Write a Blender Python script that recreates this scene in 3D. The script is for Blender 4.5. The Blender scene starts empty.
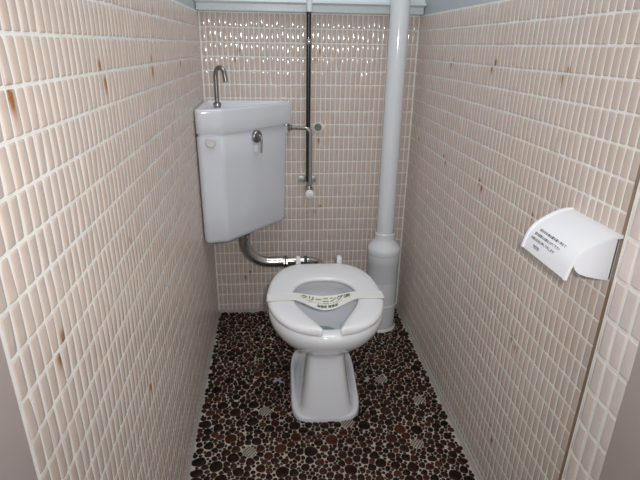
import bpy, bmesh, math, random
from mathutils import Vector, Matrix
random.seed(7)
SC = bpy.context.scene
COL = SC.collection
PI = math.pi

# ------------------------------------------------------------------ helpers
def link(o, parent=None):
    COL.objects.link(o)
    if parent is not None:
        o.parent = parent
    return o

def thing(name, label, cat, loc=(0, 0, 0), rotz=0.0, group=None):
    o = bpy.data.objects.new(name, None)
    o.empty_display_size = 0.05
    o.location = loc
    o.rotation_euler = (0, 0, rotz)
    o['label'] = label
    o['category'] = cat
    if group:
        o['group'] = group
    return link(o)

class MB:
    """collects faces of one mesh"""
    def __init__(s):
        s.v = []; s.f = []; s.m = []; s.c = []
    def add(s, verts, faces, mat=0, col=None):
        b = len(s.v)
        s.v += [tuple(p) for p in verts]
        if col is None:
            s.c += [(1, 1, 1, 1)] * len(verts)
        elif isinstance(col, tuple):
            s.c += [col] * len(verts)
        else:
            s.c += col
        s.f += [tuple(i + b for i in f) for f in faces]
        s.m += [mat] * len(faces)
    def rings(s, rings, cap0=True, cap1=True, mat=0, closed=True, col=None):
        n = len(rings[0]); vs = [p for r in rings for p in r]; fs = []
        for i in range(len(rings) - 1):
            for j in range(n if closed else n - 1):
                k = (j + 1) % n
                fs.append((i * n + j, i * n + k, (i + 1) * n + k, (i + 1) * n + j))
        if cap0: fs.append(tuple(reversed(range(n))))
        if cap1: fs.append(tuple((len(rings) - 1) * n + j for j in range(n)))
        s.add(vs, fs, mat, col)
    def box(s, lo, hi, mat=0):
        x0, y0, z0 = lo; x1, y1, z1 = hi
        s.add([(x0, y0, z0), (x1, y0, z0), (x1, y1, z0), (x0, y1, z0), (x0, y0, z1), (x1, y0, z1), (x1, y1, z1), (x0, y1, z1)],
              [(0, 3, 2, 1), (4, 5, 6, 7), (0, 1, 5, 4), (1, 2, 6, 5), (2, 3, 7, 6), (3, 0, 4, 7)], mat)
    def lathe(s, prof, origin=(0, 0, 0), axis=(0, 0, 1), n=32, mat=0, cap0=True, cap1=True):
        """prof: list of (radius, height)"""
        a = Vector(axis).normalized()
        t = Vector((1, 0, 0)) if abs(a.x) < .9 else Vector((0, 1, 0))
        u = a.cross(t).normalized(); w = a.cross(u)
        o = Vector(origin)
        R = [[o + a * h + (u * math.cos(2 * PI * j / n) + w * math.sin(2 * PI * j / n)) * r for j in range(n)] for r, h in prof]
        s.rings(R, cap0, cap1, mat)
    def tube(s, pts, r, n=16, mat=0, caps=True):
        pts = [Vector(p) for p in pts]
        rs = r if isinstance(r, (list, tuple)) else [r] * len(pts)
        prev = None; R = []
        for i, p in enumerate(pts):
            if i == 0: t = pts[1] - p
            elif i == len(pts) - 1: t = p - pts[i - 1]
            else: t = (pts[i + 1] - p).normalized() + (p - pts[i - 1]).normalized()
            t.normalize()
            if prev is None:
                a = Vector((1, 0, 0)) if abs(t.x) < .8 else Vector((0, 1, 0))
                u = t.cross(a).normalized()
            else:
                u = (prev - t * prev.dot(t)).normalized()
            prev = u; w = t.cross(u)
            R.append([p + (u * math.cos(2 * PI * j / n) + w * math.sin(2 * PI * j / n)) * rs[i] for j in range(n)])
        s.rings(R, caps, caps, mat)
    def build(s, name, mats, parent=None, smooth=35, fix=True, bevel=0, segs=2):
        me = bpy.data.meshes.new(name)
        me.from_pydata(s.v, [], s.f)
        for m in (mats if isinstance(mats, (list, tuple)) else [mats]):
            me.materials.append(m)
        me.polygons.foreach_set('material_index', s.m)
        at = me.color_attributes.new('tint', 'FLOAT_COLOR', 'POINT')
        at.data.foreach_set('color', [x for c in s.c for x in c])
        if fix or bevel:
            bm = bmesh.new(); bm.from_mesh(me)
            if fix: bmesh.ops.recalc_face_normals(bm, faces=bm.faces)
            if bevel:
                ed = [e for e in bm.edges if len(e.link_faces) == 2 and e.calc_face_angle(0) > math.radians(40)]
                bmesh.ops.bevel(bm, geom=ed, offset=bevel, segments=segs, profile=.5, affect='EDGES', clamp_overlap=True)
            bm.to_mesh(me); bm.free()
        if smooth:
            me.shade_smooth()
            me.set_sharp_from_angle(angle=math.radians(smooth))
        return link(bpy.data.objects.new(name, me), parent)

def struct(o):
    o['kind'] = 'structure'
    return o

def catmull(pts, n):
    """resample an open polyline of tuples smoothly to n points, uniform in arc length"""
    P = [Vector(p) for p in pts]
    P = [P[0] * 2 - P[1]] + P + [P[-1] * 2 - P[-2]]
    d = []
    for i in range(1, len(P) - 2):
        for k in range(24):
            t = k / 24
            a, b, c, e = P[i - 1], P[i], P[i + 1], P[i + 2]
            d.append(.5 * ((2 * b) + (c - a) * t + (2 * a - 5 * b + 4 * c - e) * t * t + (-a + 3 * b - 3 * c + e) * t ** 3))
    d.append(P[-2])
    L = [0]
    for i in range(1, len(d)): L.append(L[-1] + (d[i] - d[i - 1]).length)
    out = []; j = 0
    for k in range(n):
        s = L[-1] * k / (n - 1)
        while j < len(L) - 2 and L[j + 1] < s: j += 1
        f = (s - L[j]) / max(L[j + 1] - L[j], 1e-9)
        out.append(d[j].lerp(d[j + 1], min(max(f, 0), 1)))
    return out

def bend(a, b, c, r, n=10):
    """points rounding corner b of polyline a-b-c with radius r"""
    a, b, c = Vector(a), Vector(b), Vector(c)
    d1 = (a - b).normalized(); d2 = (c - b).normalized()
    ang = d1.angle(d2); t = r / math.tan(ang / 2)
    p1 = b + d1 * t; p2 = b + d2 * t
    ctr = b + (d1 + d2).normalized() * (r / math.sin(ang / 2))
    out = []
    v1 = p1 - ctr; v2 = p2 - ctr; tot = v1.angle(v2)
    for i in range(n + 1):
        f = i / n
        out.append(ctr + (v1 * math.sin((1 - f) * tot) + v2 * math.sin(f * tot)) / math.sin(tot))
    return out

def round_poly(pts, n=8):
    """pts: (x, y, radius) -> rounded closed 2D polygon"""
    out = []; N = len(pts)
    for i in range(N):
        a = pts[i - 1]; b = pts[i]; c = pts[(i + 1) % N]
        out += [(p.x, p.y) for p in bend((a[0], a[1], 0), (b[0], b[1], 0), (c[0], c[1], 0), max(b[2], 1e-4), n)]
    return out

# ---------------------------------------------------------------- materials
def mat(name, color, rough=.5, metal=0., coat=0., noise=0., nscale=30., ior=1.5, bump=0., bscale=60.):
    m = bpy.data.materials.new(name); m.use_nodes = True
    nt = m.node_tree; b = nt.nodes['Principled BSDF']
    b.inputs['Roughness'].default_value = rough
    b.inputs['Metallic'].default_value = metal
    b.inputs['Coat Weight'].default_value = coat
    b.inputs['IOR'].default_value = ior
    tc = nt.nodes.new('ShaderNodeTexCoord')
    nz = nt.nodes.new('ShaderNodeTexNoise'); nz.inputs['Scale'].default_value = nscale; nz.inputs['Detail'].default_value = 5
    nt.links.new(tc.outputs['Object'], nz.inputs['Vector'])
    mr = nt.nodes.new('ShaderNodeMapRange')
    mr.inputs['To Min'].default_value = 1 - noise; mr.inputs['To Max'].default_value = 1 + noise
    nt.links.new(nz.outputs['Fac'], mr.inputs['Value'])
    mx = nt.nodes.new('ShaderNodeVectorMath'); mx.operation = 'SCALE'
    mx.inputs[0].default_value = color[:3]
    nt.links.new(mr.outputs['Result'], mx.inputs['Scale'])
    nt.links.new(mx.outputs['Vector'], b.inputs['Base Color'])
    if bump:
        n2 = nt.nodes.new('ShaderNodeTexNoise'); n2.inputs['Scale'].default_value = bscale
        nt.links.new(tc.outputs['Object'], n2.inputs['Vector'])
        bp = nt.nodes.new('ShaderNodeBump'); bp.inputs['Strength'].default_value = bump; bp.inputs['Distance'].default_value = .002
        nt.links.new(n2.outputs['Fac'], bp.inputs['Height'])
        nt.links.new(bp.outputs['Normal'], b.inputs['Normal'])
    return m

def mat_attr(name, rough, coat=0., base=(1, 1, 1), bump=0., bscale=200., spec=.5):
    """colour from the 'tint' attribute times base"""
    m = bpy.data.materials.new(name); m.use_nodes = True
    nt = m.node_tree; b = nt.nodes['Principled BSDF']
    b.inputs['Roughness'].default_value = rough
    b.inputs['Coat Weight'].default_value = coat
    b.inputs['Coat Roughness'].default_value = .04
    b.inputs['Specular IOR Level'].default_value = spec
    at = nt.nodes.new('ShaderNodeAttribute'); at.attribute_name = 'tint'
    mx = nt.nodes.new('ShaderNodeVectorMath'); mx.operation = 'MULTIPLY'
    nt.links.new(at.outputs['Color'], mx.inputs[0]); mx.inputs[1].default_value = base
    tc = nt.nodes.new('ShaderNodeTexCoord')
    nz = nt.nodes.new('ShaderNodeTexNoise'); nz.inputs['Scale'].default_value = bscale; nz.inputs['Detail'].default_value = 4
    nt.links.new(tc.outputs['Object'], nz.inputs['Vector'])
    mr = nt.nodes.new('ShaderNodeMapRange'); mr.inputs['To Min'].default_value = .92; mr.inputs['To Max'].default_value = 1.08
    nt.links.new(nz.outputs['Fac'], mr.inputs['Value'])
    sc = nt.nodes.new('ShaderNodeVectorMath'); sc.operation = 'SCALE'
    nt.links.new(mx.outputs['Vector'], sc.inputs[0]); nt.links.new(mr.outputs['Result'], sc.inputs['Scale'])
    nt.links.new(sc.outputs['Vector'], b.inputs['Base Color'])
    if bump:
        bp = nt.nodes.new('ShaderNodeBump'); bp.inputs['Strength'].default_value = bump; bp.inputs['Distance'].default_value = .001
        nt.links.new(nz.outputs['Fac'], bp.inputs['Height']); nt.links.new(bp.outputs['Normal'], b.inputs['Normal'])
    return m

M_TILE = mat_attr('glazed_tile', .07, coat=.0, base=(.61, .508, .445), bscale=40, spec=.62)
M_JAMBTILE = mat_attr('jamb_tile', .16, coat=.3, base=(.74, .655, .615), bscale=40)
M_GROUT = mat('wall_grout', (.84, .83, .79), .75, noise=.10, nscale=25)
M_PAINT = mat('blue_grey_paint', (.50, .555, .58), .45, noise=.06, nscale=6)
M_RAIL = mat('rail_paint', (.74, .81, .84), .3, noise=.05, nscale=8)
M_CEIL = mat('ceiling_paint', (.62, .65, .66), .7, noise=.03, nscale=4)
M_FRAME = mat('frame_paint', (.56, .475, .45), .35, noise=.03, nscale=5)
M_SHADE = mat('painted_shade', (.30, .215, .145), .6, noise=.25, nscale=60)
M_FGROUT = mat('floor_grout', (.50, .435, .36), .9, noise=.25, nscale=90, bump=.4)
M_COVE = mat('cove_mortar', (.40, .37, .335), .85, noise=.12, nscale=40)
M_PEB = mat_attr('floor_pebble', .3, base=(1, 1, 1), bscale=160, spec=.16)
M_CERAM = mat('white_ceramic', (.88, .90, .945), .07, coat=.5, noise=.015, nscale=4)
M_TANK = mat('tank_ceramic', (.76, .79, .85), .12, coat=.4, noise=.02, nscale=5)
M_SEAT = mat('seat_plastic', (.89, .90, .925), .2, coat=.2, noise=.01, nscale=4)
M_PVC = mat('white_pvc', (.76, .79, .83), .09, coat=.2, noise=.03, nscale=9)
M_CHROME = mat('chrome', (.50, .49, .48), .12, metal=1., noise=.12, nscale=40)
M_DULL = mat('dull_chrome', (.33, .315, .30), .28, metal=1., noise=.2, nscale=60)
M_BLACK = mat('black_pipe_coating', (.012, .009, .011), .25, coat=.3, noise=.2, nscale=30)
M_WHITE = mat('white_plastic', (.92, .92, .91), .3, noise=.02, nscale=10)
M_HOLD = mat('holder_plastic', (.86, .87, .91), .22, coat=.2, noise=.012, nscale=6)
M_CREAM = mat('cream_plastic', (.70, .69, .66), .35, noise=.05, nscale=30)
M_ZINC = mat('zinc_plate', (.50, .52, .52), .35, metal=.8, noise=.15, nscale=80)
M_SEAL = mat('old_sealant', (.78, .75, .70), .7, noise=.1, nscale=60)
M_PLUG = mat('grey_green_cap', (.17, .19, .14), .45, metal=.3, noise=.2, nscale=80)
M_PAPER = mat('sash_paper', (.87, .87, .86), .5, noise=.02, nscale=15)
M_PAPERG = mat('sash_print_ground', (.80, .81, .70), .6, noise=.03, nscale=30)
M_GREEN = mat('olive_ink', (.13, .17, .035), .6)
M_GREY_INK = mat('pale_olive_ink', (.38, .39, .26), .6)
M_INK = mat('dark_grey_ink', (.16, .16, .18), .5)
M_DARK = mat('dark_rubber', (.05, .05, .05), .5)

def mat_water():
    m = bpy.data.materials.new('bowl_water'); m.use_nodes = True
    b = m.node_tree.nodes['Principled BSDF']
    b.inputs['Base Color'].default_value = (.78, .86, .90, 1)
    b.inputs['Roughness'].default_value = .02
    b.inputs['IOR'].default_value = 1.33
    b.inputs['Transmission Weight'].default_value = .85
    return m
M_WATER = mat_water()

def mat_stripe():
    m = bpy.data.materials.new('striped_stone'); m.use_nodes = True
    nt = m.node_tree; b = nt.nodes['Principled BSDF']; b.inputs['Roughness'].default_value = .35
    tc = nt.nodes.new('ShaderNodeTexCoord')
    mp = nt.nodes.new('ShaderNodeMapping'); mp.inputs['Rotation'].default_value = (0, 0, .7)
    wv = nt.nodes.new('ShaderNodeTexWave'); wv.inputs['Scale'].default_value = 42; wv.inputs['Distortion'].default_value = 1.2
    rp = nt.nodes.new('ShaderNodeValToRGB')
    rp.color_ramp.elements[0].color = (.10, .08, .065, 1); rp.color_ramp.elements[0].position = .35
    rp.color_ramp.elements[1].color = (.42, .38, .32, 1); rp.color_ramp.elements[1].position = .8
    nt.links.new(tc.outputs['Object'], mp.inputs['Vector']); nt.links.new(mp.outputs['Vector'], wv.inputs['Vector'])
    nt.links.new(wv.outputs['Fac'], rp.inputs['Fac']); nt.links.new(rp.outputs['Color'], b.inputs['Base Color'])
    return m
M_STRIPE = mat_stripe()

# ------------------------------------------------------------ dimensions
W = .80                      # clear width of the cubicle
ROW0, ROWH = 1.1108, .04869  # one tile joint and the height of a tile course
ZTOP = 1.2105                # top of the tiling
YL, YR = -1.516, -1.256      # where the left / right tiling ends
HC = 2.25

# ------------------------------------------------------------ tiled walls
RUST = {
 'right': [(-1.022,1.07),(-1.004,1.054),(-.702,1.073),(-.687,1.057),(-.402,1.069),(-.387,1.056),(-.12,.782),(-.409,.779),(-.429,.766),(-.704,.775),(-.722,.762),(-.988,.775),(-.999,.478),(-1.021,.465),(-.97,.192),(-.991,.167)],
 'left': [(-1.413,1.055,1.6),(-1.138,1.074),(-1.121,1.047,1.4),(-.797,1.074),(-.797,1.05,1.3),(-.448,1.055),(-.73,1.17),(-1.409,.781,1.3),(-1.426,.761),(-1.105,.47),(-1.11,.784),(-1.093,.764)],
 'back': [(.137,1.084),(.12,1.053),(.435,1.085),(.418,1.057),(.434,.758),(.44,.486),(.419,.464),(.144,.193),(.123,.17)],
}
def tile_field(mb, origin, U, N, s0, s1, pitch, zjoint, zh, z0, z1, rust, sgn_s, mat_i, depth=.0009, gap=.0027, gapz=.0040, flip=False, scol=.03, crown=.00100):
    """individual pillowed tiles over s in [s0,s1] (along U), z in [z0,z1]; surface pattern of one wall"""
    O = Vector(origin); U = Vector(U); N = Vector(N)
    n = max(1, round((s1 - s0) / pitch)); pitch = (s1 - s0) / n
    k0 = math.floor((z0 - zjoint) / zh); k1 = math.ceil((z1 - zjoint) / zh)
    for k in range(k0, k1):
        a = max(zjoint + k * zh, z0); b = min(zjoint + (k + 1) * zh, z1)
        if b - a < .006: continue
        a += gapz / 2; b -= gapz / 2
        for i in range(n):
            c0 = s0 + i * pitch + gap / 2; c1 = s0 + (i + 1) * pitch - gap / 2
            w = c1 - c0; h = b - a
            st = []
            for r in rust:
                rs = r[0] * sgn_s
                if c0 - .004 < rs < c1 + .004 and a - .02 < r[1] < b + .01:
                    st.append((rs, r[1], r[2] if len(r) > 2 else 1.0))
            us = [0, .05, .13, .32, .5, .68, .87, .95, 1]; vs = [0, .02, .06, .35, .65, .94, .98, 1]
            if st:
                us = [0, .05, .13, .25, .38, .5, .62, .75, .87, .95, 1]; vs = [0, .02] + [q / 16 for q in range(1, 16)] + [.98, 1]
            tu = random.gauss(0, .028); tv = random.gauss(0, .015); dh = random.gauss(0, .00012)
            j = 1 + random.gauss(0, scol * .45); jr = random.gauss(0, .012)
            base = (j * (1 + jr), j, j * (1 - jr), 1)
            V = []; C = []
            for vv in vs:
                for uu in us:
                    pu = 2 * uu - 1; pv = 2 * vv - 1
                    ru = max(0, min(1, (w / 2 - abs(pu) * w / 2) / .0016)); rv = max(0, min(1, (h / 2 - abs(pv) * h / 2) / .0018))
                    rnd = math.sqrt(1 - (1 - ru) ** 2) * math.sqrt(1 - (1 - rv) ** 2)
                    d = crown * (1 - pu * pu) + .00022 * (1 - pv * pv) - depth * (1 - rnd) + dh + pu * w / 2 * tu + pv * h / 2 * tv
                    V.append(O + U * (c0 + uu * w) + Vector((0, 0, a + vv * h)) + N * d)
                    col = base
                    if st:
                        mk = 0
                        for rs, rz, g in st:
                            ds = (c0 + uu * w - rs) / .0050; dz = (a + vv * h - rz)
                            dz = dz / (.006 * g) if dz > 0 else dz / (.012 * g)
                            mk = max(mk, math.exp(-(ds * ds + dz * dz)) * random.uniform(.7, 1.1))
                        mk = min(1, mk * 1.5)
                        rc = (.50, .225, .07)
                        col = tuple(base[q] * (1 - mk) + rc[q] * mk for q in range(3)) + (1,)
                    C.append(col)
            nu = len(us); F = []
            for p in range(len(vs) - 1):
                for q in range(nu - 1):
                    f = (p * nu + q, p * nu + q + 1, (p + 1) * nu + q + 1, (p + 1) * nu + q)
                    F.append(f[::-1] if flip else f)
            mb.add(V, F, mat_i, C)

def wall(name, lo, hi, field):
    mb = MB(); mb.box(lo, hi, 0)
    field(mb)
    return struct(mb.build(name, [M_PAINT, M_GROUT, M_TILE], smooth=50, fix=False))

G = .0040   # backing plane behind the tile faces
def f_back(mb):
    mb.add([(-.0, .0004, 0), (W, .0004, 0), (W, .0004, ZTOP), (0, .0004, ZTOP)], [(0, 1, 2, 3)], 1)
    tile_field(mb, (0, 0, 0), (1, 0, 0), (0, -1, 0), .004, W - .004, .01886, ROW0, ROWH, .012, ZTOP, RUST['back'], 1, 2)
def f_left(mb):
    mb.add([(-.0004, YL - .004, 0), (-.0004, 0.0, 0), (-.0004, 0.0, ZTOP), (-.0004, YL - .004, ZTOP)], [(0, 1, 2, 3)], 1)
    tile_field(mb, (0, 0, 0), (0, 1, 0), (1, 0, 0), YL, -.004, .0195, ROW0, ROWH, .022, ZTOP, RUST['left'], 1, 2)
def f_right(mb):
    mb.add([(W + .0004, 0, 0), (W + .0004, YR - .002, 0), (W + .0004, YR - .002, ZTOP), (W + .0004, 0, ZTOP)], [(0, 1, 2, 3)], 1)
    tile_field(mb, (W, 0, 0), (0, -1, 0), (-1, 0, 0), .004, -YR, .0195, ROW0, ROWH, .022, ZTOP, RUST['right'], -1, 2)
wall('wall_back', (-.10, G, -.02), (W + .10, .10, HC), f_back)
wall('wall_left', (-.10, YL - .004, -.02), (-G, G, HC), f_left)
wall('wall_right', (W + G, -1.45, -.02), (W + .10, G, HC), f_right)

# tiled return beside the doorway on the right, standing proud of the right wall
JX, JY0, JY1 = W - .020, -1.285, -1.366
def f_jamb(mb):
    mb.add([(JX + .0010, JY0, 0), (JX + .0010, JY1 - .008, 0), (JX + .0010, JY1 - .008, ZTOP), (JX + .0010, JY0, ZTOP)], [(0, 1, 2, 3)], 1)
    rows = .0693
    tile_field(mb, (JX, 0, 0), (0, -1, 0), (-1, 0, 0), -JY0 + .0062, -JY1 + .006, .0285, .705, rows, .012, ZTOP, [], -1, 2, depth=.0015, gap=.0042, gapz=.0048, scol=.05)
    # rounded edge tiles on the corner
    k = 0; z = .705 - rows * 10
    while z < ZTOP:
        a = max(z + .002, .012); b = min(z + rows - .002, ZTOP)
        if b > a + .005:
            pts = []
            for zz, ins in ((a, .0012), (a + .0015, 0), (b - .0015, 0), (b, .0012)):
                ring = []
                for q in range(7):
                    t = q / 6 * PI / 2
                    ring.append((JX + .007 - math.cos(t) * (.007 - ins), JY0 - .007 + math.sin(t) * (.007 - ins), zz))
                ring = [(JX + ins, JY0 - .0072, zz)] + ring + [(JX + .03, JY0 - ins, zz)]
                pts.append(ring)
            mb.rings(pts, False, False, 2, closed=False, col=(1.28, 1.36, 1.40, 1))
        z += rows
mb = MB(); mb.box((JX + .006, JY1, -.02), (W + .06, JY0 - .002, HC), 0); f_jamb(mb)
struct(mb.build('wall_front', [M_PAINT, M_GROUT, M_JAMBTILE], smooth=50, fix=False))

mb = MB(); mb.box((W - .003, JY0 + .002, 0), (W + .002, YR - .0005, ZTOP)); struct(mb.build('shade_strip', M_SHADE, bevel=.0015))  # brown strip beside the return: its shadow on the wall, put into colour
# painted door frame on both sides of the opening
mb = MB(); mb.box((-.09, -1.80, 0), (.0004, YL - .0035, HC)); struct(mb.build('trim_2', M_FRAME, bevel=.002))
mb = MB(); mb.box((JX - .0005, -1.62, 0), (W + .07, JY1 - .0005, HC)); struct(mb.build('trim_3', M_FRAME, bevel=.002))
# stepped rail on the back wall above the tiles
mb = MB()
prof = [(0.004, 1.2115), (-.030, 1.2115), (-.033, 1.214), (-.033, 1.2345), (-.058, 1.2375), (-.062, 1.240), (-.062, 1.247), (-.060, 1.2485), (-.045, 1.250), (-.045, 1.275), (.004, 1.275)]
mb.rings([[(x, y, z) for y, z in prof] for x in (-.002, W + .002)])
struct(mb.build('trim_4', M_RAIL, smooth=30))
mb = MB(); mb.box((-.1, -1.45, HC), (W + .1, .1, HC + .08)); struct(mb.build('ceiling', M_CEIL))

# --------------------------------------------------- pebble mosaic floor
def make_floor():
    rng = random.Random(11)
    mb = MB()
    mb.box((-.10, -1.80, -.06), (W + .10, .10, 0), 0)
    x0, x1, y0, y1 = .007, W - .009, -1.30, -.008
    cell = .044; grid = {}
    P = []
    def ok(x, y, r, k):
        gx, gy = int(x / cell), int((y + 2) / cell)
        for i in range(gx - 1, gx + 2):
            for j in range(gy - 1, gy + 2):
                for q in grid.get((i, j), ()):
                    X, Y, R_ = P[q][:3]
                    if (X - x) ** 2 + (Y - y) ** 2 < (k * (r + R_)) ** 2: return False
        return True
    def put(x, y, r, kind):
        P.append((x, y, r, kind))
        grid.setdefault((int(x / cell), int((y + 2) / cell)), []).append(len(P) - 1)
    for x, y in [(.21,-.652),(.469,-.722),(.619,-.519),(.725,-.633),(.165,-.817),(.664,-.825)]:
        put(x, y, .0185, 2)
    for x, y in [(.243,-.497),(.264,-.504),(.571,-.504),(.255,-.490)]:
        put(x, y, .0052, 3)
    for rlo, rhi, tries, k in ((.0150, .0195, 300, 1.35), (.0105, .0140, 2200, 1.0), (.0075, .0098, 9000, .96), (.0052, .0068, 14000, .95), (.0036, .0046, 16000, .95)):
        for _ in range(tries):
            r = rng.uniform(rlo, rhi); x = rng.uniform(x0 + r * .8, x1 - r * .8); y = rng.uniform(y0, y1 - r * .8)
            if ok(x, y, r, k): put(x, y, r, 1)
    pal = [(.032, .012, .007), (.042, .015, .009), (.018, .009, .006), (.055, .018, .009), (.024, .010, .006), (.013, .008, .006), (.070, .028, .014), (.030, .016, .010)]
    for idx, (x, y, r, kind) in enumerate(P):
        n = 14 if r > .006 else 10
        ph = rng.uniform(0, 6.28); ex = rng.uniform(1.0, 1.28); ea = rng.uniform(0, PI)
        if kind == 2: ex = 1.6
        poly = []
        for t in range(n):
            a = ph + 2 * PI * t / n
            ux, uy = math.cos(a) * ex, math.sin(a)
            rr = r * 1.30 * (1 + rng.uniform(-.05, .05))
            poly.append((rr * (ux * math.cos(ea) - uy * math.sin(ea)), rr * (ux * math.sin(ea) + uy * math.cos(ea))))
        gx, gy = int(x / cell), int((y + 2) / cell)
        g = .0007
        for i in range(gx - 1, gx + 2):
            for j in range(gy - 1, gy + 2):
                for q in grid.get((i, j), ()):
                    if q == idx: continue
                    X, Y, R_ = P[q][:3]
                    dx, dy = X - x, Y - y; d = math.hypot(dx, dy)
                    if d > (r + R_) * 1.7: continue
                    dx /= d; dy /= d
                    lim = (d * d + r * r - R_ * R_) / (2 * d) - g
                    out = []
                    for a in range(len(poly)):
                        p, s = poly[a], poly[(a + 1) % len(poly)]
                        dp = p[0] * dx + p[1] * dy - lim; ds = s[0] * dx + s[1] * dy - lim
                        if dp <= 0: out.append(p)
                        if (dp < 0) != (ds < 0):
                            f = dp / (dp - ds); out.append((p[0] + (s[0] - p[0]) * f, p[1] + (s[1] - p[1]) * f))
                    poly = out
                    if len(poly) < 3: break
                if len(poly) < 3: break
            if len(poly) < 3: break
        if len(poly) < 3: continue
        # soften the corners
        sm = []
        for a in range(len(poly)):
            p, s = poly[a], poly[(a + 1) % len(poly)]
            sm.append((p[0] * .72 + s[0] * .28, p[1] * .72 + s[1] * .28)); sm.append((p[0] * .28 + s[0] * .72, p[1] * .28 + s[1] * .72))
        m = len(sm); hgt = min(.0032, r * .42)
        R0 = [(x + px, y + py, 0.0) for px, py in sm]
        R1 = [(x + px * .97, y + py * .97, hgt * .55) for px, py in sm]
        R2 = [(x + px * .80, y + py * .80, hgt * .92) for px, py in sm]
        if kind == 3: c = (.32, .38, .52)  # pale bluish pebbles: flash glints put into the stone colour
        else:
            c = rng.choice(pal); k = rng.uniform(.75, 1.35); c = (c[0] * k * .74, c[1] * k * .62, c[2] * k * .58)
        V = R0 + R1 + R2 + [(x, y, hgt)]; F = []
        for a in range(m):
            b = (a + 1) % m
            F += [(a, b, m + b, m + a), (m + a, m + b, 2 * m + b, 2 * m + a), (2 * m + a, 2 * m + b, 3 * m)]
        mb.add(V, F, 2 if kind == 2 else 1, tuple(c) + (1,))
    # mortar coves along the foot of the walls
    cv = [(0, .013), (.002, .010), (.006, .0008), (.007, 0)]
    mb.rings([[(x, -1.515, z) for x, z in cv], [(x, 0, z) for x, z in cv]], False, False, 3, closed=False)
    mb.rings([[(W - x, 0, z) for x, z in cv], [(W - x, -1.28, z) for x, z in cv]], False, False, 3, closed=False)
    mb.rings([[(0, -x, z) for x, z in cv], [(W, -x, z) for x, z in cv]], False, False, 3, closed=False)
    return struct(mb.build('floor', [M_FGROUT, M_PEB, M_STRIPE, M_COVE], smooth=60, fix=False))
make_floor()

# ------------------------------------------------------------------ toilet
TH = math.radians(-.6)
TLOC = (.4070, -.352, 0)
toilet = thing('toilet', 'white ceramic toilet bowl on a pedestal standing on the pebble floor', 'toilet', TLOC, TH)

def spow(x, p): return math.copysign(abs(x) ** p, x)
def outline(z, hw, vb, vf, vm, nf=2.0, nb=2.0, n=72, slope=0., u0=0.):
    out = []
    for i in range(n):
        t = 2 * PI * i / n; c, s = math.cos(t), math.sin(t)
        e = nf if c > 0 else nb
        x = hw * spow(s, 2 / e)
        v = vm + ((vf - vm) if c > 0 else (vm - vb)) * spow(c, 2 / e)
        out.append((x + u0, -v, z + slope * (vf - v)))
    return out

mb = MB()
R = [outline(.000, .1115, .070, .362, .225, 4.4, 4.5, u0=.002),
     outline(.009, .1120, .069, .363, .225, 4.4, 4.5, slope=.10, u0=.002),
     outline(.013, .1105, .071, .3626, .225, 4.4, 4.5, slope=.24, u0=.002),
     outline(.0155, .107, .076, .3622, .225, 4.4, 4.5, slope=.27, u0=.002),
     outline(.0165, .102, .083, .3618, .225, 4.4, 4.5, slope=.25, u0=.002),
     outline(.018, .097, .080, .3614, .225, 4.5, 4.5, slope=.16, u0=.002),
     outline(.024, .0925, .072, .3604, .22, 4.6, 4.5, slope=.04, u0=.002),
     outline(.050, .085, .062, .3555, .21, 4.8, 4.0, u0=.002),
     outline(.110, .0735, .055, .345, .21, 5.0, 4.0, u0=.001),
     outline(.175, .0650, .045, .337, .21, 5.0, 3.5),
     outline(.212, .064, .030, .332, .21, 4.2, 3.2),
     outline(.228, .074, .015, .337, .22, 3.0, 3.0),
     outline(.242, .096, .000, .349, .23, 2.5, 2.8),
     outline(.262, .124, -.010, .377, .24, 2.3, 2.6),
     outline(.288, .150, -.018, .408, .245, 2.2, 2.5),
     outline(.316, .168, -.022, .432, .245, 2.15, 2.5),
     outline(.340, .1755, -.024, .444, .245, 2.15, 2.5),
     outline(.356, .176, -.024, .446, .245, 2.15, 2.5),
     outline(.364, .173, -.021, .442, .245, 2.15, 2.5),
     outline(.367, .166, -.014, .434, .245, 2.15, 2.5),
     outline(.367, .138, .070, .408, .245, 2.1, 2.2),
     outline(.364, .132, .078, .402, .245, 2.1, 2.2),
     outline(.352, .129, .082, .399, .245, 2.1, 2.2),
     outline(.334, .131, .080, .400, .245, 2.1, 2.2),
     outline(.322, .138, .074, .404, .245, 2.1, 2.2),
     outline(.300, .130, .078, .392, .24, 2.1, 2.2),
     outline(.265, .112, .086, .362, .23, 2.1, 2.2),
     outline(.225, .088, .094, .312, .21, 2.1, 2.2),
     outline(.185, .064, .100, .260, .18, 2.1, 2.2),
     outline(.150, .048, .104, .215, .16, 2.1, 2.2),
     outline(.135, .030, .118, .185, .15, 2.0, 2.0)]
mb.rings(R)
bowl = mb.build('bowl', M_CERAM, toilet, smooth=60)
bowl['label'] = 'glossy white ceramic bowl and pedestal'
mb = MB(); mb.rings([outline(.186, .0645, .0995, .2605, .18, 2.1, 2.2), outline(.1905, .0675, .0985, .2665, .183, 2.1, 2.2)])
mb.build('water', M_WATER, toilet)

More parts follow.
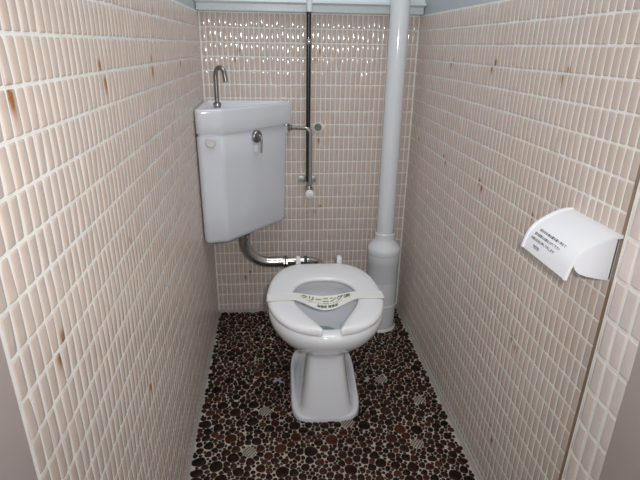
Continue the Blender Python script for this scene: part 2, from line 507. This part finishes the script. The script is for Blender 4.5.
# seat: open fronted ring
outer_h = [(.037, .4445), (.075, .435), (.114, .412), (.144, .374), (.165, .326), (.179, .262), (.178, .190), (.163, .108), (.133, .043), (.087, .006), (.040, .000), (0, 0)]
inner_h = [(.030, .430), (.036, .412), (.050, .382), (.070, .344), (.088, .304), (.098, .262), (.0985, .222), (.086, .178), (.060, .146), (.031, .133), (.012, .131), (0, .1305)]
def full(h): return [(-u, v, 0) for u, v in h] + [(u, v, 0) for u, v in reversed(h[:-1])]
NS = 97
OC = catmull(full(outer_h), NS); IC = catmull(full(inner_h), NS)
def seat_ring(o, i, k, zb, zt):
    """rounded section between inner point i and outer point o; k shrinks it at the arm ends"""
    pr = [(0.03, .30), (0.0, .62), (.02, .86), (.08, .98), (.30, 1.04), (.60, 1.05), (.86, .98), (.96, .82), (1.0, .55), (.98, .2), (.90, 0), (.12, 0)]
    out = []
    for f, h in pr:
        f = .5 + (f - .5) * k; hh = .45 + (h - .45) * k
        p = i.lerp(o, f)
        out.append((p.x, -p.y, zb + (zt - zb) * hh))
    return out
mb = MB(); rings = []
ZSB, ZST = .3685, .3915
for s in range(NS):
    rings.append(seat_ring(OC[s], IC[s], 1, ZSB, ZST))
def end_caps(s, nxt):
    o, i, o2, i2 = OC[s], IC[s], OC[nxt], IC[nxt]
    d = ((o + i) - (o2 + i2)).normalized()
    return [seat_ring(o + d * a, i + d * a, k, ZSB, ZST) for a, k in ((.004, .93), (.0075, .78), (.010, .5), (.011, .2))]
rings = list(reversed(end_caps(0, 1))) + rings + end_caps(NS - 1, NS - 2)
mb.rings(rings)
seat = mb.build('seat', M_SEAT, toilet, smooth=70)
seat['label'] = 'white plastic open-fronted seat'
for u in (-.073, .074):
    mb = MB()
    prf = [(-.0085, 0), (.0085, 0), (.0085, .030), (.006, .0335), (-.006, .0335), (-.0085, .030)]
    mb.rings([[(u + a, .010, .370 + b) for a, b in prf], [(u + a, .030, .370 + b) for a, b in prf]])
    mb.box((u - .0085, -.02, .368), (u + .0085, .011, .378))
    mb.build('hinge', M_SEAT, seat, bevel=.0012)

# -------------------------------------------------------- paper sash on the seat
sash = thing('paper_band', 'printed paper sash wrapped across the open toilet seat', 'paper band', TLOC, TH)
def seat_top(u): return ZST + .0022
def sash_pt(u, w):
    """u across the seat, w 0 = rear edge .. 1 = front edge"""
    hw = .179
    v = .231 + .047 * w + .004 * abs(u) / .18
    inn = .094
    if abs(u) <= inn:
        f = math.cos(u / inn * PI / 2) ** 2 * .55 + (1 - (u / inn) ** 2) * .45
        z = seat_top(u) - f * (.013 + .019 * w); v += f * (.004 + .006 * w)
        return Vector((u, -v, z))
    if abs(u) <= hw - .006:
        return Vector((u, -v, seat_top(u)))
    t = (abs(u) - (hw - .006)) / .03 * 1.75
    t = min(t, 1.7)
    r = .0070
    if t < PI / 2:
        return Vector((math.copysign(hw - .006 + math.sin(t) * r, u), -v, seat_top(u) - (1 - math.cos(t)) * r))
    return Vector((math.copysign(hw - .006 + r, u), -v, seat_top(u) - r - (t - PI / 2) * .05))
def sash_grid(mb, u0, u1, w0, w1, nu, nw, off, mat_i=0):
    V = []
    for j in range(nw + 1):
        for i in range(nu + 1):
            p = sash_pt(u0 + (u1 - u0) * i / nu, w0 + (w1 - w0) * j / nw)
            V.append((p.x, p.y, p.z + off))
    F = [(j * (nu + 1) + i, j * (nu + 1) + i + 1, (j + 1) * (nu + 1) + i + 1, (j + 1) * (nu + 1) + i) for j in range(nw) for i in range(nu)]
    mb.add(V, F, mat_i)
mb = MB(); sash_grid(mb, -.200, .200, 0, 1, 120, 8, 0); sash_grid(mb, -.200, .200, 0, 1, 120, 8, -.0006)
mb.build('paper_strip', M_PAPER, sash, smooth=60, fix=False)
mb = MB(); sash_grid(mb, -.080, .082, .10, .48, 60, 6, .0003)
o = mb.build('print_band', M_PAPERG, sash, smooth=60, fix=False)
o['label'] = 'pale yellow-green printed ground'

def text_geo(body, size):
    cu = bpy.data.curves.new('lettering_curve', 'FONT'); cu.body = body; cu.size = size
    cu.align_x = 'CENTER'; cu.align_y = 'CENTER'; cu.resolution_u = 2
    ob = bpy.data.objects.new('lettering_curve', cu); COL.objects.link(ob)
    dg = bpy.context.evaluated_depsgraph_get(); dg.update()
    me = bpy.data.meshes.new_from_object(ob.evaluated_get(dg))
    V = [tuple(v.co) for v in me.vertices]; F = [tuple(p.vertices) for p in me.polygons]
    bpy.data.objects.remove(ob); bpy.data.curves.remove(cu); bpy.data.meshes.remove(me)
    return V, F
def text_mapped(name, body, width, size_y, fn, material, parent, bold=0.0):
    V, F = text_geo(body, 1.0)
    xs = [v[0] for v in V]; ys = [v[1] for v in V]
    cx, cy = (min(xs) + max(xs)) / 2, (min(ys) + max(ys)) / 2
    sx = width / (max(xs) - min(xs)); sy = size_y / (max(ys) - min(ys))
    mb = MB()
    for dx, dy in ([(0, 0)] if not bold else [(0, 0), (bold, 0), (0, bold), (bold, bold), (-bold, 0), (0, -bold)]):
        k = (dx * 7 + dy * 3)
        mb.add([fn((x - cx) * sx + dx, (y - cy) * sy + dy, k) for x, y, _ in V], F)
    return mb.build(name, material, parent, smooth=0, fix=False)
def on_sash(u0, w0):
    def fn(a, b, k):
        p = sash_pt(u0 + a, w0 - b / .047)
        return (p.x, p.y, p.z + .0009 + k * .00002)
    return fn
text_mapped('headline_lettering', 'クリーニング済', .150, .0165, on_sash(.001, .30), M_GREEN, sash, bold=.0006)
text_mapped('small_lettering', '安心してご使用ください', .105, .0055, on_sash(-.004, .58), M_GREY_INK, sash, bold=.0002)
text_mapped('footer_lettering', '消毒済 清掃済', .064, .0088, on_sash(.004, .80), M_GREEN, sash, bold=.0005)

# ---------------------------------------------------------- corner cistern
tank = thing('toilet_tank', 'white corner cistern with hand basin top, hung in the left corner', 'toilet tank', (0, 0, .445))
def P3(poly, z): return [(x, y, z - .445) for x, y in poly]
def plan(dx, top):
    if top: return round_poly([(.003, -.003, .002), (.322 + dx, -.003, .004), (.322 + dx, -.046, .014), (.090 + dx, -.288 - dx, .045), (.003, -.304 - dx, .020)], 10)
    return None
def body_plan(k):
    # k 0 bottom .. 1 top
    xr = .293 + .010 * k; yf = -.286 - .010 * k
    return round_poly([(.004, -.003, .002), (xr, -.003, .004), (xr, -.042, .016), (.087 + .001 * k, yf + .011, .040), (.004, yf - .008, .018)], 10)
def shrink(poly, f, c=(.115, -.105)): return [(c[0] + (x - c[0]) * f, c[1] + (y - c[1]) * f) for x, y in poly]
mb = MB()
b0 = body_plan(0)
mb.rings([P3(shrink(b0, .93), .441), P3(shrink(b0, .975), .444), P3(body_plan(.02), .456)] + [P3(body_plan(k), .456 + (.829 - .456) * k) for k in (.25, .5, .75, .97)] + [P3(shrink(body_plan(1), .972), .8215), P3(shrink(body_plan(1), .972), .829)])
mb.build('tank_body', M_TANK, tank, smooth=50)
lp = plan(0, True); lq = plan(-.004, True)
mb = MB()
mb.rings([P3(shrink(lp, .95), .8285), P3(shrink(lp, .985), .8288), P3(lp, .833), P3(lp, .868), P3(lp, .897), P3(shrink(lp, .993), .9045), P3(shrink(lp, .975), .9075), P3(shrink(lp, .92), .9080),
          P3(shrink(lp, .88), .906), P3(shrink(lp, .82), .900), P3(shrink(lp, .70), .886), P3(shrink(lp, .3), .880)])
lid = mb.build('basin_lid', M_TANK, tank, smooth=50)
fx, fy = .060, -.115
pts = [(fx, fy, .900 - .445), (fx, fy, .985 - .445)]
pts = [pts[0]] + [(fx, fy, .92 - .445), (fx, fy, .96 - .445), (fx, fy, .998 - .445)]
rad = .021
for q in range(1, 13):
    t = PI * q / 12 * .98
    d = rad * (1 - math.cos(t))
    pts.append((fx + d * .80, fy - d * .60, 1.002 - .445 + rad * 1.25 * math.sin(t)))
d = 2 * rad
pts.append((fx + (d + .004) * .80, fy - (d + .004) * .60, .982 - .445))
mb = MB(); mb.tube(pts, .0078, 16)
mb.lathe([(.013, .894 - .445), (.0145, .907 - .445), (.0125, .911 - .445), (.008, .913 - .445)], (fx, fy, 0), n=24)
mb.build('faucet', M_DULL, tank)
# flush lever on the diagonal face
dn = Vector((.728, -.685, 0)); dt = Vector((.685, .728, 0))
lc = Vector((.1975, -.1695, .801 - .445))
mb = MB(); mb.lathe([(.0205, -.012), (.0215, 0), (.0215, .004), (.0185, .0075), (.010, .0085), (.0095, .016), (.008, .019), (.003, .020)], lc, dn, n=32)
lev = mb.build('flush_lever', M_DULL, tank, smooth=40)
mb = MB()
hp = lc + dn * .015
mb.tube([hp + Vector((0, 0, .004)), hp + dn * .005 + dt * .000, hp + dn * .007 - dt * .000 + Vector((0, 0, -.008)), hp + dn * .006 + dt * .000 + Vector((0, 0, -.034)), hp + dn * .004 + dt * .000 + Vector((0, 0, -.056))], [.006, .005, .0042, .0038, .0032], 12)
mb.build('handle', M_CHROME, lev)
sp = lc - dt * .009 + Vector((0, 0, -.040))
mb = MB(); e = [(-.006, -.012), (.006, -.012), (.006, .012), (-.006, .012)]
mb.rings([[sp + dt * a + dn * .0 + Vector((0, 0, b)) for a, b in e], [sp + dt * a + dn * .0035 + Vector((0, 0, b)) for a, b in e]])
mb.build('sticker', M_WHITE, tank, smooth=0)
nf = Vector((.13, -.99, 0)).normalized()
mb = MB(); mb.lathe([(.0175, -.006), (.0175, .003), (.0155, .0055), (.012, .006), (.011, .0045), (.004, .0045)], (.051, -.2975, .804 - .445), nf, n=28)
mb.build('hole_plug', M_CREAM, tank)
mb = MB(); mb.box((.300, -.040, .793 - .445), (.310, -.010, .829 - .445)); mb.build('inlet_boss', M_TANK, tank, bevel=.002)

# ------------------------------------------------------------- flush pipe
fl = thing('flush_pipe', 'bent chrome flush pipe from the cistern down to the toilet', 'pipe', (.138, -.15, .40))
def rel(pts, o): return [tuple(Vector(p) - Vector(o)) for p in pts]
fo = (.138, -.15, .40)
A, B_, C_, D_ = (.136, -.150, .4405), (.136, -.150, .306), (.395, -.150, .306), (.437, -.330, .310)
pts = [A] + bend(A, B_, C_, .098, 14) + [(.286, -.15, .306)]
mb = MB(); mb.tube(rel(pts, fo), .0208, 24); mb.build('elbow_pipe', M_CHROME, fl)
mb = MB(); mb.lathe([(.0235, 0), (.0255, .003), (.0255, .010), (.0235, .0135)], Vector((.138, -.150, .4265)) - Vector(fo), (0, 0, 1), n=24); mb.build('tank_nut', M_DULL, fl)
pts = [(.288, -.15, .306), (.34, -.15, .306)] + bend((.30, -.15, .306), (.432, -.15, .306), (.432, -.33, .306), .055, 12) + [(.432, -.327, .306)]
mb = MB(); mb.tube(rel(pts, fo), .0172, 24); mb.build('outlet_pipe', M_CHROME, fl)
mb = MB(); mb.lathe([(.0215, 0), (.0258, .002), (.0258, .006), (.0235, .009), (.0258, .012), (.0258, .018), (.020, .021)], Vector((.283, -.15, .306)) - Vector(fo), (1, 0, 0), n=8); mb.build('coupling_nut', M_DULL, fl, smooth=25)
mb = MB(); mb.lathe([(.018, 0), (.0212, .003), (.0212, .010), (.018, .013)], Vector((.366, -.15, .306)) - Vector(fo), (1, 0, 0), n=24); mb.build('rubber_collar', M_DARK, fl)

# --------------------------------------------------------------- soil pipe
px, py = .687, -.150
soil = thing('soil_pipe', 'tall white plastic waste pipe with a wide socket, beside the toilet', 'pipe', (px, py, 0))
mb = MB(); mb.lathe([(.0335, .37), (.0335, HC)], n=36); mb.build('upper_pipe', M_PVC, soil)
mb = MB(); mb.lathe([(.036, .425), (.0395, .422), (.0395, .400), (.041, .394), (.057, .371), (.0635, .363), (.0655, .357), (.0655, .339), (.0645, .336), (.061, .334)], n=40, cap0=False, cap1=False); mb.build('reducer', M_PVC, soil, smooth=30)
mb = MB(); mb.lathe([(.0615, .337), (.0635, .334), (.0635, .300), (.0620, .297), (.0625, .225), (.0615, .222), (.0605, .220)], n=40, cap0=False, cap1=False); mb.build('socket', M_PVC, soil, smooth=30)
mb = MB(); mb.lathe([(.0610, .222), (.0610, .118), (.0630, .116), (.0630, .110), (.0615, .108), (.0615, .0)], n=40, cap0=False, cap1=False); mb.build('lower_pipe', M_PVC, soil, smooth=30)
mb = MB(); mb.lathe([(.068, 0), (.068, .005), (.065, .009), (.0615, .010)], n=40, cap0=False, cap1=False); mb.build('floor_ring', M_CREAM, soil)

# ---------------------------------------------------- black water pipe + valve
wx, wy = .3885, -.036
wp = thing('water_pipe', 'thin black vertical water pipe on the back wall, right of the cistern', 'pipe', (wx, wy, .575))
mb = MB(); mb.lathe([(.0088, .027), (.0088, 1.213 - .575)], n=20); mb.build('black_pipe', M_BLACK, wp)
mb = MB(); mb.lathe([(.0105, 1.212 - .575), (.0105, 1.30 - .575)], (0, -.024, 0), n=20); mb.box((-.0105, -.024, 1.212 - .575), (.0105, .0, 1.30 - .575)); mb.build('painted_sleeve', M_RAIL, wp)
mb = MB(); mb.lathe([(.0105, -.009), (.0115, -.006), (.0115, .006), (.0105, .009)], (0, 0, 1.116 - .575), n=20); mb.box((-.003, 0, 1.110 - .575), (.003, .034, 1.122 - .575)); mb.build('pipe_clamp', M_CHROME, wp)

sv = thing('supply_valve', 'chrome supply tube rising from a white-knobbed stop valve to the cistern', 'valve', (.3925, -.050, .575))
so = (.3925, -.050, .575)
a, b, c = (.3965, -.053, .585), (.3965, -.053, .811), (.315, -.034, .811)
pts = [a, (.3965, -.053, .70)] + bend(a, b, c, .022, 10) + [c]
mb = MB(); mb.tube(rel(pts, so), .0070, 16); mb.build('supply_tube', M_CHROME, sv)
mb = MB(); mb.lathe([(.0155, 0), (.0155, .004), (.011, .006), (.011, .014), (.008, .016)], Vector((.3125, -.0334, .811)) - Vector(so), (.965, -.263, 0), n=24); mb.build('inlet_nut', M_CHROME, sv)
mb = MB(); mb.lathe([(.0135, -.006), (.0145, 0), (.0145, .016), (.011, .022), (.010, .034), (.0085, .038)], Vector((.3925, -.045, .563)) - Vector(so), (0, 0, 1), n=24)
mb.lathe([(.012, -.048), (.012, .0), (.0135, .004), (.0135, .014), (.010, .018)], Vector((.3925, -.050, .567)) - Vector(so), (0, -1, 0), n=24)
mb.build('valve_body', M_DULL, sv)
mb = MB(); mb.lathe([(.009, .0), (.0155, .003), (.0175, .008), (.0175, .018), (.0155, .023), (.010, .0255), (.003, .026)], Vector((.393, -.066, .5635)) - Vector(so), (.0, -.94, -.34), n=28); mb.build('knob', M_WHITE, sv)
mb = MB()
for s in (-1, 1):
    mb.box((.3885 - so[0] + s * .0225 - .0145, -.0085 - so[1], .603 - .012 - so[2]), (.3885 - so[0] + s * .0225 + .0145, -.003 - so[1], .603 + .012 - so[2]))
    mb.lathe([(.0045, 0), (.0045, .0025), (.002, .004)], Vector((.3885 + s * .026, -.0085, .603)) - Vector(so), (0, -1, 0), n=12)
mb.box((.3785 - so[0], -.028 - so[1], .597 - so[2]), (.3985 - so[0], -.003 - so[1], .609 - so[2]))
mb.build('bracket', M_ZINC, sv, bevel=.0012)

# --------------------------------------------------------------- wall plug
wpz = thing('wall_plug', 'round grey-green cap sealed into the back wall tiles beside the black pipe', 'pipe cap', (.4285, 0, .8090))
mb = MB(); n = 28
mb.rings([[(.003 + math.cos(2 * PI * i / n) * r * (1 + .12 * math.sin(3 * i * 2 * PI / n) + .08 * math.cos(5 * i * 2 * PI / n)), y, -.004 + math.sin(2 * PI * i / n) * r) for i in range(n)] for r, y in ((.0225, .002), (.0215, -.0022), (.017, -.0045))])
mb.build('sealant_patch', M_SEAL, wpz)
mb = MB(); mb.lathe([(.0138, .002), (.0138, .010), (.0118, .0125), (.006, .0125), (.0055, .0105)], (0, 0, 0), (0, -1, 0), n=24); mb.build('cap', M_PLUG, wpz, smooth=30)

# ------------------------------------------------------- toilet paper holder
ph = thing('paper_holder', 'white plastic toilet paper holder with a curved lid on the right wall', 'toilet paper holder', (W, -1.19, .79))
ho = Vector((W, -1.19, .79))
prof = [(.7995, .8325), (.787, .8315), (.772, .8270), (.758, .8205), (.745, .8125), (.734, .8040), (.7265, .7950), (.7215, .7850), (.7180, .7720), (.7155, .7590)]
pc = catmull([(x, z, 0) for x, z in prof], 30)
def off_curve(C, d):
    out = []
    for i, p in enumerate(C):
        t = (C[min(i + 1, len(C) - 1)] - C[max(i - 1, 0)]).normalized()
        out.append(Vector((p.x + t.y * d, p.y - t.x * d, 0)))
    return out
Y0, Y1 = -1.263, -1.117
mb = MB()
# outline of lid section: outer curve then inner curve
pin = off_curve(pc, .0032)
if pin[10].y > pc[10].y: pin = off_curve(pc, -.0032)
sec = [(p.x, p.y) for p in pc] + [(p.x, p.y) for p in reversed(pin)]
mb.rings([[(x - ho.x, y - ho.y, z - ho.z) for x, z in sec] for y in (Y0 + .0045, Y1 - .0045)])
# raised lips along both ends of the lid
pl = off_curve(pc, -.0022)
if pl[10].y < pc[10].y: pl = off_curve(pc, .0022)
sec2 = [(p.x, p.y) for p in pl] + [(p.x, p.y) for p in reversed(pin)]
for ya, yb in ((Y0, Y0 + .005), (Y1 - .005, Y1)):
    mb.rings([[(x - ho.x, y - ho.y, z - ho.z) for x, z in sec2] for y in (ya, yb)])
lidp = mb.build('lid', M_HOLD, ph, smooth=35)
# two end cheeks
plate = [(.7995, .8285)] + [(p.x + .004, p.y - .0045) for p in pc[4:20:3]] + [(.7315, .786), (.7310, .779), (.735, .772), (.742, .766), (.755, .761), (.767, .758), (.785, .754), (.7995, .752)]
for y in (Y0 + .008, Y1 - .012):
    mb = MB(); mb.rings([[(x - ho.x, y - ho.y, z - ho.z) for x, z in plate], [(x - ho.x, y + .004 - ho.y, z - ho.z) for x, z in plate]])
    mb.build('end_cheek', M_HOLD, ph, smooth=30)
mb = MB(); mb.box((.7935 - ho.x, Y0 + .008 - ho.y, .752 - ho.z), (.7998 - ho.x, Y1 - .008 - ho.y, .829 - ho.z)); mb.build('back_plate', M_HOLD, ph, bevel=.002)
mb = MB(); mb.tube([(.752 - ho.x, Y0 + .011 - ho.y, .780 - ho.z), (.752 - ho.x, Y1 - .010 - ho.y, .780 - ho.z)], .008, 18); mb.build('spindle', M_HOLD, ph)
# lettering on the lid
cum = [0]
for i in range(1, len(pl)): cum.append(cum[-1] + (pc[i] - pc[i - 1]).length)
def on_lid(y0, s0):
    """+a runs towards the doorway (-y), +b runs up the lid"""
    def fn(a, b, k):
        s = s0 - b
        i = 0
        while i < len(cum) - 2 and cum[i + 1] < s: i += 1
        f = (s - cum[i]) / (cum[i + 1] - cum[i]); p = pc[i].lerp(pc[i + 1], f)
        t = (pc[i + 1] - pc[i]).normalized(); nn = Vector((-t.y, t.x, 0))
        if nn.y < 0 and nn.x > 0: nn = -nn
        if nn.x > 0: nn = -nn
        p = p + nn * (.0005 + k * .00001)
        return (p.x - ho.x, y0 - a - ho.y, p.y - ho.z)
    return fn
LINES = [('紙を切る時は蓋を軽く押えて', -1.184, .0770, .082), ('紙の取替えは蓋を上げて下さい', -1.178, .0865, .080), ('芯棒は左右に押して外します', -1.172, .0960, .076)]
for body, y0, s0, wid in LINES:
    text_mapped('lettering', body, wid, .0052, on_lid(y0, s0), M_INK, lidp, bold=.00015)
text_mapped('lettering', 'TOTO', .020, .0056, on_lid(-1.160, .1085), M_INK, lidp, bold=.0003)

# ---------------------------------------------------------------- lighting
wd = bpy.data.worlds.new('World'); SC.world = wd; wd.use_nodes = True
bg = wd.node_tree.nodes['Background']; bg.inputs['Color'].default_value = (.93, .96, 1.0, 1); bg.inputs['Strength'].default_value = .53

def lamp(name, kind, loc, energy, color=(1, 1, 1), **kw):
    L = bpy.data.lights.new(name, kind); L.energy = energy; L.color = color
    for k, v in kw.items(): setattr(L, k, v)
    o = bpy.data.objects.new(name, L); o.location = loc; COL.objects.link(o); return o
fl_o = lamp('flash', 'SPOT', (.300, -1.915, 1.140), 26, (1, .985, .97), shadow_soft_size=.018, spot_size=math.radians(108), spot_blend=1.0)
fl_o.rotation_euler = (Vector((.40, -.15, .62)) - Vector(fl_o.location)).to_track_quat('-Z', 'Y').to_euler()
c = lamp('ceiling_light', 'AREA', (.40, -.75, HC - .03), 6.5, (.95, .97, 1.0), shape='RECTANGLE', size=.5, size_y=.9)

# ------------------------------------------------------------------ camera
cam = bpy.data.cameras.new('Camera'); co = bpy.data.objects.new('Camera', cam); COL.objects.link(co)
r = Vector((.99560924, -.09243821, .01474493)); u = Vector((.02042967, .36830133, .92948199)); f = Vector((.09135022, .92509962, -.36857269))
mw = Matrix((r, u, -f)).transposed().to_4x4(); mw.translation = Vector((.253157, -1.932876, 1.104431))
co.matrix_world = mw
cam.sensor_fit = 'HORIZONTAL'; cam.sensor_width = 36; cam.lens = 491.2443 / 640 * 36
cam.clip_start = .01
SC.camera = co
SC.view_settings.view_transform = 'Standard'
SC.view_settings.look = 'None'
